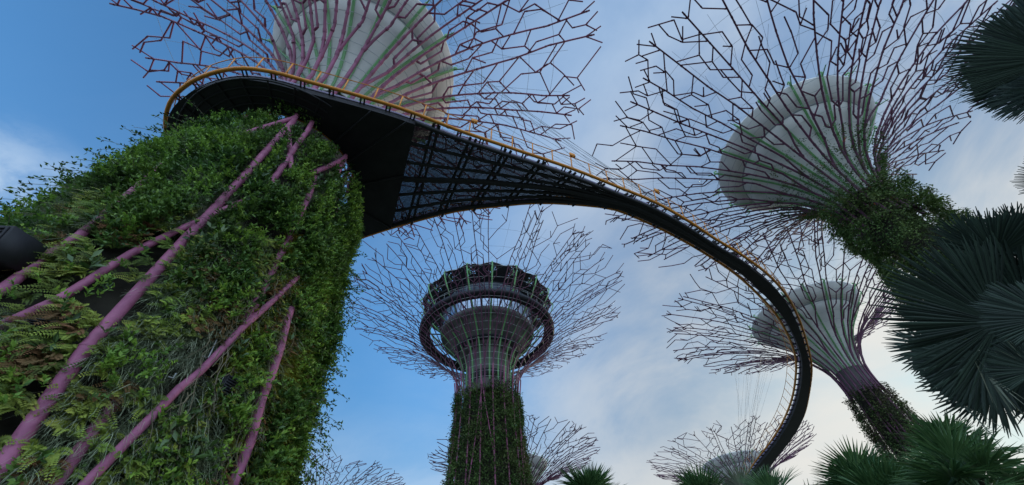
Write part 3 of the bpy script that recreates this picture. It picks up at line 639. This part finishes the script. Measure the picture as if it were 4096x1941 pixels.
# ------------------------------------------------------------------ skyway
ZS = 22.0
UP = [(-7.3, 6.5), (-5.4, 7.3), (-2.5, 8.8), (0.7, 10.3), (4.3, 12.0), (7.1, 13.5), (9.3, 14.7), (11.8, 16.4), (14.5, 18.5), (17.2, 20.5), (19.8, 22.7), (22.5, 25.6), (24.8, 28.8), (27.2, 32.7), (29.6, 37.1), (32.0, 43.2), (33.9, 49.3), (34.8, 55.1), (35.2, 61.7), (36.2, 70.2), (39.0, 82), (44.5, 96), (50.5, 109)]
LO = [(-10.6, 15.9), (-8.5, 15.3), (-6.0, 14.7), (-3.3, 14.2), (-0.8, 14.1), (1.8, 14.1), (4.4, 14.5), (6.8, 15.1), (9.0, 16.3), (11.6, 18.0), (14.3, 20.0), (17.2, 22.4), (20.1, 25.3), (22.4, 27.9), (24.7, 31.1), (27.2, 35.3), (29.2, 40.2), (30.6, 44.7), (31.7, 49.9), (32.4, 55.8), (32.7, 62.6), (33.6, 71.0), (36.5, 83), (42.0, 97), (48.3, 110)]
RC = np.array([-12.45, 10.45]); RO, RI = 5.75, 3.75
def spline(P, n):
    P = np.array(P, float); l = np.r_[0, np.cumsum(np.hypot(*np.diff(P, axis=0).T))]
    q = np.linspace(0, l[-1], n)
    # Catmull-Rom by cubic Hermite on arc length
    m = np.gradient(P, l, axis=0); i = np.clip(np.searchsorted(l, q, 'right') - 1, 0, len(l)-2); h = (l[i+1]-l[i]); t = ((q-l[i])/h)[:, None]; h = h[:, None]
    Q = (2*t**3-3*t**2+1)*P[i] + (t**3-2*t**2+t)*h*m[i] + (-2*t**3+3*t**2)*P[i+1] + (t**3-t**2)*h*m[i+1]
    return Q
# the outer edge runs round the ring first; ring from the lower edge clockwise over the far left to the upper edge
a_up = math.atan2(UP[0][1]-RC[1], UP[0][0]-RC[0]); a_lo = math.atan2(LO[0][1]-RC[1], LO[0][0]-RC[0])
ringang = np.linspace(a_lo, a_up + 2*np.pi, 26)[1:-1] if a_up + 2*np.pi > a_lo else None
ring_pts = [(-13.4, 16.3), (-16.0, 15.0), (-17.8, 12.6), (-18.3, 9.9), (-17.7, 7.3), (-16.7, 6.1), (-15.3, 5.3), (-13.9, 4.9), (-12.3, 4.8), (-10.9, 5.1), (-9.6, 5.6)]
NU = 120
upl = spline(UP, NU); lol = spline(LO, NU); arc = spline([LO[0]] + ring_pts + [UP[0]], 60)
sk = thing('skyway', (0, 0, 0), 'curving aerial walkway with black underside and orange rails, swinging between two supertrees', 'walkway')
def edge_normals(E, side):
    T = np.gradient(E, axis=0); T /= np.linalg.norm(T, axis=1)[:, None]; return np.c_[-T[:, 1], T[:, 0]]*side
nu = edge_normals(upl, -1); nl = edge_normals(lol, 1); na = edge_normals(arc, 1)
cen = np.array([-12.45, 10.45]); na *= np.sign(((arc - cen)*na).sum(1))[:, None]
mid = (upl + lol)/2; nu *= np.sign(((upl - mid)*nu).sum(1))[:, None]; nl *= np.sign(((lol - mid)*nl).sum(1))[:, None]
IN = .34
du, dl, da = upl - nu*IN, lol - nl*IN, arc - na*IN
ksolid = 97                                                            # from here on the slab is a closed box
z3 = lambda Q, z: np.c_[Q, np.full(len(Q), z)]
# which part of the body is closed and which is perforated: near ring closed, widened wing perforated
iw0 = int(np.argmin(np.hypot(*(upl - np.array([-4.6, 7.7])).T))); iw1 = int(np.argmin(np.hypot(*(upl - np.array([15.5, 19.2])).T)))
def strip(A, B, z): n_ = len(A); V = np.concatenate([z3(A, z), z3(B, z)]); F = [(i, i+1, n_+i+1, n_+i) for i in range(n_-1)]; return V, F
# wing and walkway slab (top and bottom skins, closed where solid)
mb = MB(); V, F = strip(du[iw1:], dl[iw1:], ZS-.42); mb.add(V, F); V, F = strip(du[iw1:], dl[iw1:], ZS); mb.add(V, F)
for E_ in (du[iw1:], dl[iw1:]): n_ = len(E_); mb.add(np.concatenate([z3(E_, ZS-.42), z3(E_, ZS)]), [(i, i+1, n_+i+1, n_+i) for i in range(n_-1)])
mb.build('deck', 'deckplate', sk)
mb = MB(); V, F = strip(du[iw0:iw1+1], dl[iw0:iw1+1], ZS-.10); mb.add(V, F); mb.build('perforated_floor', 'mesh', sk)
# ring slab round the trunk, and the closed piece between ring and wing
mb = MB(); inner = np.array([(RC[0] + RI*math.cos(t), RC[1] + RI*math.sin(t)) for t in np.linspace(a_lo, a_up + 2*np.pi, 60)])
for z_ in (ZS-.55, ZS): V, F = strip(da, inner, z_); mb.add(V, F)
n_ = len(da); mb.add(np.concatenate([z3(da, ZS-.55), z3(da, ZS)]), [(i, i+1, n_+i+1, n_+i) for i in range(n_-1)])
tin = np.linspace(a_up + 2*np.pi, a_lo + 2*np.pi, 24); seg_in = np.array([(RC[0] + RI*math.cos(t), RC[1] + RI*math.sin(t)) for t in tin])
seg_out = np.concatenate([spline(du[:iw0+1], 8), np.linspace(du[iw0], dl[iw0], 10)[1:-1], spline(dl[:iw0+1], 8)[::-1]])
for z_ in (ZS-.55, ZS): V, F = strip(seg_in, seg_out, z_); mb.add(V, F)
full = np.concatenate([inner, seg_in[1:]]); n_ = len(full); mb.add(np.concatenate([z3(full, ZS-.55), z3(full, ZS)]), [(i, i+1, n_+i+1, n_+i) for i in range(n_-1)])
n_ = len(seg_out); mb.add(np.concatenate([z3(seg_out, ZS-.55), z3(seg_out, ZS)]), [(i, i+1, n_+i+1, n_+i) for i in range(n_-1)])
mb.build('ring_deck', 'deckplate', sk)
for rr_ in (4.15, 4.55, 4.95, 5.35):
    t_ = np.linspace(a_lo + .15, a_up + 2*np.pi - .1, 60); MB().tube(np.c_[RC[0]+rr_*np.cos(t_), RC[1]+rr_*np.sin(t_), np.full(60, ZS-.58)], .05, 5, cap=False).build('ring_beam', 'dark', sk)
for t_ in np.linspace(a_lo + .3, a_up + 2*np.pi - .2, 18):
    e_ = np.array([math.cos(t_), math.sin(t_)]); a_ = RC + e_*3.85; b_ = RC + e_*5.4; MB().tube([(a_[0], a_[1], ZS-.60), (b_[0], b_[1], ZS-.60)], .045, 4).build('radial_beam', 'dark', sk)
for f in (.12, .3, .5, .7, .88):
    k_ = int(f*(len(seg_out)-1)); k2_ = int(f*(len(seg_in)-1)); MB().tube([(*seg_in[k2_], ZS-.60), (*seg_out[k_], ZS-.60)], .06, 4).build('radial_beam', 'dark', sk)
# inner ring kerb
tq = np.linspace(0, 2*np.pi, 65); MB().tube(np.c_[RC[0] + (RI-.12)*np.cos(tq), RC[1] + (RI-.12)*np.sin(tq), np.full(65, ZS-.35)], .07, 5, cap=False).build('inner_rail', 'orange', sk)
for i in range(14):
    t = 2*np.pi*i/14; er = np.array([math.cos(t), math.sin(t)]); a = RC + er*(RI+.1); b = RC + er*(RI-.75)
    MB().tube([(a[0], a[1], ZS-.4), (b[0], b[1], ZS-.7)], .08, 5).build('ring_bracket', 'dark', sk)
# longitudinal beams below the wing
for f, rd in ((.0, .13), (.17, .11), (.34, .11), (.5, .19), (.66, .11), (.83, .11), (1.0, .13)):
    E_ = du[iw0:iw1+4]*(1-f) + dl[iw0:iw1+4]*f; MB().tube(z3(E_, ZS-.30), rd, 6).build('long_beam', 'dark', sk)
# paired cross beams
for i in range(iw0+1, iw1+2, 2):
    for o in (-.16, .16):
        T = upl[i+1]-upl[i]; T = T/np.linalg.norm(T)*o; j = int(np.argmin(np.abs((lol - du[i]) @ (upl[i+1]-upl[i])))) if False else i
        a = upl[i]-nu[i]*.05 + T; b = lol[i]-nl[i]*.05 + T
        MB().tube([(a[0], a[1], ZS-.22), (b[0], b[1], ZS-.22)], .085, 5).build('cross_beam', 'dark', sk)
# cross bracing rods
mb = MB()
for i in range(iw0+1, iw1, 2):
    for f in (0, .17, .34, .5, .66, .83):
        f2 = f + .17; a = du[i]*(1-f) + dl[i]*f; b = du[min(i+2, iw1)]*(1-f2) + dl[min(i+2, iw1)]*f2
        if (i + int(f*10)) % 3: mb.tube([(a[0], a[1], ZS-.2), (b[0], b[1], ZS-.2)], .03, 4)
tag(mb.build('bracing', 'dark', sk), kind='stuff')
# edges: fascia, tube rail, outriggers, posts, top rail
OUTR, POSTS, OREST, PREST = [], [], MB(), MB()
def edging(E_, Nn, step, post_step):
    n_ = len(E_); D = E_ - Nn*(IN-.03)
    MB().add(np.concatenate([z3(D, ZS-.08), z3(D, ZS+.10), z3(D - Nn*.05, ZS+.10), z3(D-Nn*.05, ZS-.08)]), [(k*n_+i, k*n_+i+1, (k+1)*n_+i+1, (k+1)*n_+i) for k in range(3) for i in range(n_-1)]).build('fascia', 'fascia', sk)
    MB().tube(z3(E_, ZS+.02), .105, 8).build('edge_tube', 'orange', sk)
    MB().tube(z3(E_ + Nn*.22, ZS+1.15), .026, 5).build('hand_rail', 'orange', sk)
    wr = MB()
    for h in (.35, .62, .88): wr.tube(z3(E_ + Nn*(.22*h/1.15), ZS+h), .006, 3, cap=False)
    wr.build('rail_wire', 'cable', sk)
    l = np.r_[0, np.cumsum(np.hypot(*np.diff(E_, axis=0).T))]
    def at(q): return np.array([np.interp(q, l, E_[:, 0]), np.interp(q, l, E_[:, 1])]), np.array([np.interp(q, l, Nn[:, 0]), np.interp(q, l, Nn[:, 1])])
    for q in np.arange(.3, l[-1]-.1, step):
        p, nn = at(q); a = p - nn*(IN+.3); tg = np.array([-nn[1], nn[0]])
        og = MB() if len(OUTR) < 100 and np.hypot(*p) < 60 else OREST
        for o in (-.09, .09): og.tube([(a[0]+tg[0]*o, a[1]+tg[1]*o, ZS-.16), (p[0]+tg[0]*o, p[1]+tg[1]*o, ZS-.03)], .045, 4)
        if og is not OREST: OUTR.append(og.build('outrigger', 'dark', sk))
    for q in np.arange(.8, l[-1]-.1, post_step):
        p, nn = at(q); tg = np.array([-nn[1], nn[0]]); b = p + nn*.22; V = []
        for (c0, z_) in ((p, ZS), (b, ZS+1.17)):
            for o, e in ((-.035, -.015), (.035, -.015), (.035, .015), (-.035, .015)): V.append((c0[0]+tg[0]*o+nn[0]*e, c0[1]+tg[1]*o+nn[1]*e, z_))
        og = MB() if len(POSTS) < 100 and np.hypot(*p) < 60 else PREST
        og.add(V, [(0, 1, 5, 4), (1, 2, 6, 5), (2, 3, 7, 6), (3, 0, 4, 7), (4, 5, 6, 7), (3, 2, 1, 0)])
        if og is not PREST: POSTS.append(og.build('rail_post', 'orange', sk))
    return at
edging(arc, na, 1.35, 1.35); at_up = edging(upl, nu, 1.30, 1.30); edging(lol, nl, 1.25, 1.9)
tag(OREST.build('outrigger', 'dark', sk), kind='stuff'); tag(PREST.build('rail_post', 'orange', sk), kind='stuff')
for q in (6.2, 12.6, 19.3):
    p, nn = at_up(q); b = p + nn*.30; yaw = math.atan2(nn[1], nn[0]); c, s = math.cos(yaw), math.sin(yaw); rot = np.array([[c, -s, 0], [s, c, 0], [0, 0, 1]])
    MB().box((b[0], b[1], ZS+1.30), (.10, .36, .34), rot).tube([(b[0], b[1], ZS+1.0), (b[0], b[1], ZS+1.2)], .03, 4).build('sign_plate', 'orange', sk)
mb = MB()
def rimpt(key, ang, zn=.955, rn=.2):
    r_, p_, H_ = TREES[key]; return np.array([r_.location[0] + rn*H_*math.cos(ang), r_.location[1] + rn*H_*math.sin(ang), zn*H_ + 1.6])
for i in range(12):
    q = 14 + i*2.4; p, nn = at_up(q); A = rimpt('near', R(-10 + 3.5*i)); mb.tube([A, (p[0], p[1], ZS+.3)], [.016, .016], 3, cap=False)
r_, p_, H_ = TREES['lower']
for i in range(18):
    j = 70 + int(i*1.5); p = lol[j]; a_ = R(175 + 3.2*i); q_ = p_.pt(a_, .50 + .10*(i % 3)); mb.tube([(q_[0] + r_.location[0], q_[1] + r_.location[1], q_[2]), (p[0], p[1], ZS+1.1)], [.010, .010], 3, cap=False)
mb.build('hanger_cable', 'cable', sk)

# ------------------------------------------------------------------ palms
def fan(mb, hub, d, nrm, rad, spread, nseg, split, rg, droop=.12, wf=1.0, fold=.30):
    hub = np.array(hub, float); d = np.array(d, float); d /= np.linalg.norm(d); nrm = np.array(nrm, float); nrm -= d*(nrm@d); nrm /= np.linalg.norm(nrm); s = np.cross(nrm, d)
    da_ = spread/nseg; fr = np.array([.06, .3, split, split + (1-split)*.5, 1.0])
    ph0 = rg.uniform(0, 6)
    for i in range(nseg):
        a = -spread/2 + da_*(i+.5) + rg.normal(0, da_*.10); ln = rad*(1 - .16*(2*a/spread)**2)*rg.uniform(.90, 1.05)*(1 + .06*math.sin(3.1*a + ph0)); e = d*math.cos(a) + s*math.sin(a); p = np.cross(nrm, e)
        V = []
        dr = droop*rg.uniform(.1, 2.2)
        for f in fr:
            r_ = ln*f; w0 = r_*math.tan(da_/2)*1.28 if f <= split else ln*split*math.tan(da_/2)*1.2*(1-(f-split)/(1-split))*wf + .002
            w0 = min(w0, 1) if f <= split else w0
            c = hub + e*r_ - nrm*dr*ln*f*f + nrm*0.10*ln*abs(math.sin(a))*f
            V += [c - p*w0 - nrm*w0*fold, c + nrm*w0*fold, c + p*w0 - nrm*w0*fold]
        F = [(3*k, 3*k+1, 3*k+4, 3*k+3) for k in range(4)] + [(3*k+1, 3*k+2, 3*k+5, 3*k+4) for k in range(4)]
        mb.add(V, F, np.full(15, rg.random()))
def arch(mb, A, B, r0, r1, sag=.12):
    A, B = np.array(A, float), np.array(B, float); f = np.linspace(0, 1, 8)[:, None]; P = A + (B-A)*f; P[:, 2] += (np.linalg.norm(B-A)*sag*(f*(1-f))*4)[:, 0]
    mb.tube(P, np.linspace(r0, r1, 8), 6)
rg = np.random.default_rng(5)
CR = np.array([4.75, 2.40, 3.35])
pl = thing('fan_palm', (CR[0], CR[1], 0), 'big dark fan palm close by at the right edge, fronds silhouetted against the sky', 'palm')
f = np.linspace(0, 1, 14); tr = MB().tube(np.c_[.06*np.sin(f*5), .05*np.cos(f*4), f*CR[2]], .17 - .03*f, 12)
for i in range(24): z_ = .1 + i*.135; tr.tube([(.06*math.sin(z_/CR[2]*5), .05*math.cos(z_/CR[2]*4), z_), (.06*math.sin(z_/CR[2]*5), .05*math.cos(z_/CR[2]*4), z_+.03)], [.185, .16], 12)
tr.build('trunk', 'bark', pl)
cw = np.array([0, 0, 1.6])
def px(x, y, dist):                                                    # surveyed bearing and distance -> place
    v = np.array(fw) + (x-2048)/1539.56*np.array(rt) - (y-970.5)/1539.56*np.array(up); return cw + v/np.linalg.norm(v)*dist
FR = [ # hub bearing, distance, tip bearing, tip distance, spread, segments, split
 ((3990, 1290), 4.70, (3562, 1150), 4.2, 165, 84, .76), ((4210, 1270), 4.25, (3900, 1230), 4.2, 130, 56, .80), ((4150, 1480), 4.4, (3930, 1420), 4.3, 130, 46, .74), ((3925, 1430), 4.95, (3660, 1520), 4.7, 150, 46, .72), ((3975, 1540), 5.1, (3735, 1625), 4.9, 140, 36, .62),
 ((3985, 1020), 5.0, (3900, 835), 4.8, 130, 52, .66), ((4085, 1010), 5.1, (4070, 830), 5.0, 120, 34, .60), ((4240, 230), 4.5, (3800, 190), 4.4, 95, 50, .50), ((4260, 330), 4.8, (3985, 430), 4.9, 90, 40, .62), ((4200, 260), 5.0, (3900, 300), 5.2, 120, 40, .8), ((4220, 120), 5.0, (3930, 60), 5.2, 120, 40, .8),
 ((4330, 720), 5.0, (4045, 700), 4.9, 70, 30, .55), ((4030, 1180), 5.3, (3830, 1080), 5.2, 200, 60, .72), ((4090, 1330), 5.0, (3860, 1400), 5.0, 200, 60, .72), ((4110, 1500), 5.2, (3880, 1560), 5.2, 200, 56, .72),
 ((4190, 1560), 5.5, (4000, 1640), 5.4, 150, 40, .66), ((4160, 1100), 5.4, (4000, 1000), 5.3, 180, 50, .7), ((4170, 1400), 5.8, (3960, 1460), 6.0, 200, 50, .74)]
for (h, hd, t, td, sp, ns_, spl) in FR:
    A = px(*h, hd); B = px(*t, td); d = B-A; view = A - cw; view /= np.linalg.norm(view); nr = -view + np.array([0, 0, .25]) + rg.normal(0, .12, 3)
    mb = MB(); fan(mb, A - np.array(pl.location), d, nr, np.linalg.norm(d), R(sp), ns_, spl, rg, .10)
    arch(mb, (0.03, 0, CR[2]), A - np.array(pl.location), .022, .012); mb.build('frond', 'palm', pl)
    for back in ((.35, .75) if h[1] < 1480 else ()):                                             # frond copies added behind to block sky light and darken the crown
        mb = MB(); A2 = A + view*back + rg.normal(0, .10, 3) + (CR - A)/np.linalg.norm(CR - A)*.12*back; fan(mb, A2 - np.array(pl.location), d + rg.normal(0, .12, 3), nr + rg.normal(0, .2, 3), np.linalg.norm(d)*.86, R(min(sp, 200)), ns_, max(spl, .68), rg, .10)
        arch(mb, (0.03, 0, CR[2]), A2 - np.array(pl.location), .022, .012); mb.build('frond', 'palm', pl)
# a few folded dead blades hanging below the crown
mb = MB()
for (x, y, d_, n_) in ((3890, 1420, 4.6, 3), (3975, 1400, 4.7, 4), (4020, 1350, 4.8, 4), (3960, 1510, 4.75, 5), (3850, 1620, 4.9, 2)):
    A = px(x, y, d_) - np.array(pl.location)
    for q in range(n_):
        dr = np.array([rg.normal(0, .25), rg.normal(0, .25), -1]); blades(mb, A[None], dr[None], np.array([[rg.normal(0, .1), rg.normal(0, .1), -.1]]), np.array([rg.uniform(.2, .4)]), np.array([.02]), np.array([.5]))
tag(mb.build('dead_blades', 'palm_grey', pl), kind='stuff')

def small_palm(c, height, nfr, leaf, pet, label, m, seed, el=(-20, 85), spread=210, nseg=34, lean=0, group='palms along the foot of the picture'):
    rg = np.random.default_rng(seed); o = thing('palm', (c[0], c[1], 0), label, 'palm', group); f = np.linspace(0, 1, 8)
    t = MB().tube(np.c_[lean*f*f, 0*f, f*height], .20 - .07*f, 10)
    for i in range(int(height/.3)): t.tube([(lean*(i*.3/height)**2, 0, i*.3), (lean*(i*.3/height)**2, 0, i*.3+.06)], [.21 - .07*i*.3/height, .17 - .06*i*.3/height], 10)
    t.build('trunk', 'bark', o)
    for i in range(nfr):
        az = i*2.39996 + rg.normal(0, .2); e = R(np.interp((i+.5)/nfr, [0, 1], el)) ; d = np.array([math.cos(az)*math.cos(e), math.sin(az)*math.cos(e), math.sin(e)])
        hub = np.array([lean, 0, height]) + d*pet*rg.uniform(.8, 1.15); nr = np.array([-math.cos(az)*math.sin(e), -math.sin(az)*math.sin(e), math.cos(e)]) + rg.normal(0, .15, 3)
        mb = MB(); dd = d + np.array([0, 0, -.15]); fan(mb, hub, dd, nr, leaf*rg.uniform(.85, 1.1), R(spread), nseg, .50, rg, .20, 1.0); arch(mb, (lean, 0, height-.05), hub, .028, .014, .05); mb.build('frond', m, o)
    return o
def ppos(x, y, dist): p = px(x, y, dist); return p
p = ppos(2372, 2035, 21); small_palm(p, p[2], 20, 1.35, .75, 'spiky green fan palm rising just right of the central tower foot', 'palm_green', 101, (0, 88), 200, 30)
p = ppos(2850, 2065, 24); small_palm(p, p[2], 16, 1.25, 1.0, 'dark fan palm in front of the distant funnel, left of the walkway end', 'palm_green', 102, (5, 85))
p = ppos(3000, 2030, 23); small_palm(p, p[2], 9, 1.1, .8, 'pale grey green fan palm directly below the walkway end', 'palm_grey', 103, (10, 80))
p = ppos(3125, 2060, 20); small_palm(p, p[2], 4, 1.15, .8, 'fan palm showing one upright narrow frond right of the walkway end', 'palm_green', 104, (55, 86), 110, 22)
p = ppos(3520, 2020, 26); small_palm(p, p[2], 22, 1.5, 1.1, 'fan palm left in the corner thicket, at the foot of the mossy trunk', 'palm_green', 105, (-25, 82), 215, 34)
p = ppos(3750, 2080, 24); small_palm(p, p[2], 26, 1.35, 1.1, 'fan palm in the corner thicket standing above its neighbours', 'palm_green', 106, (-35, 84), 215, 32)
p = ppos(3860, 1850, 19); small_palm(p, p[2], 18, .85, .75, 'small fan palm under the big dark fronds with light through its blades', 'palm_green', 107, (-35, 84), 230, 26)
p = ppos(3960, 2010, 17); small_palm(p, p[2], 24, 1.2, .9, 'fan palm low in the right bottom corner', 'palm_green', 108, (-30, 84), 215, 32)
p = ppos(3610, 2090, 22); small_palm(p, p[2], 22, 1.4, 1.0, 'fan palm at the bottom edge in the middle of the corner thicket', 'palm_green', 109, (-20, 84), 215, 32)
p = ppos(3300, 2130, 24); small_palm(p, p[2], 12, 1.1, .8, 'fan palm barely topping the bottom edge left of the corner thicket', 'palm_green', 110, (0, 84), 215, 30)
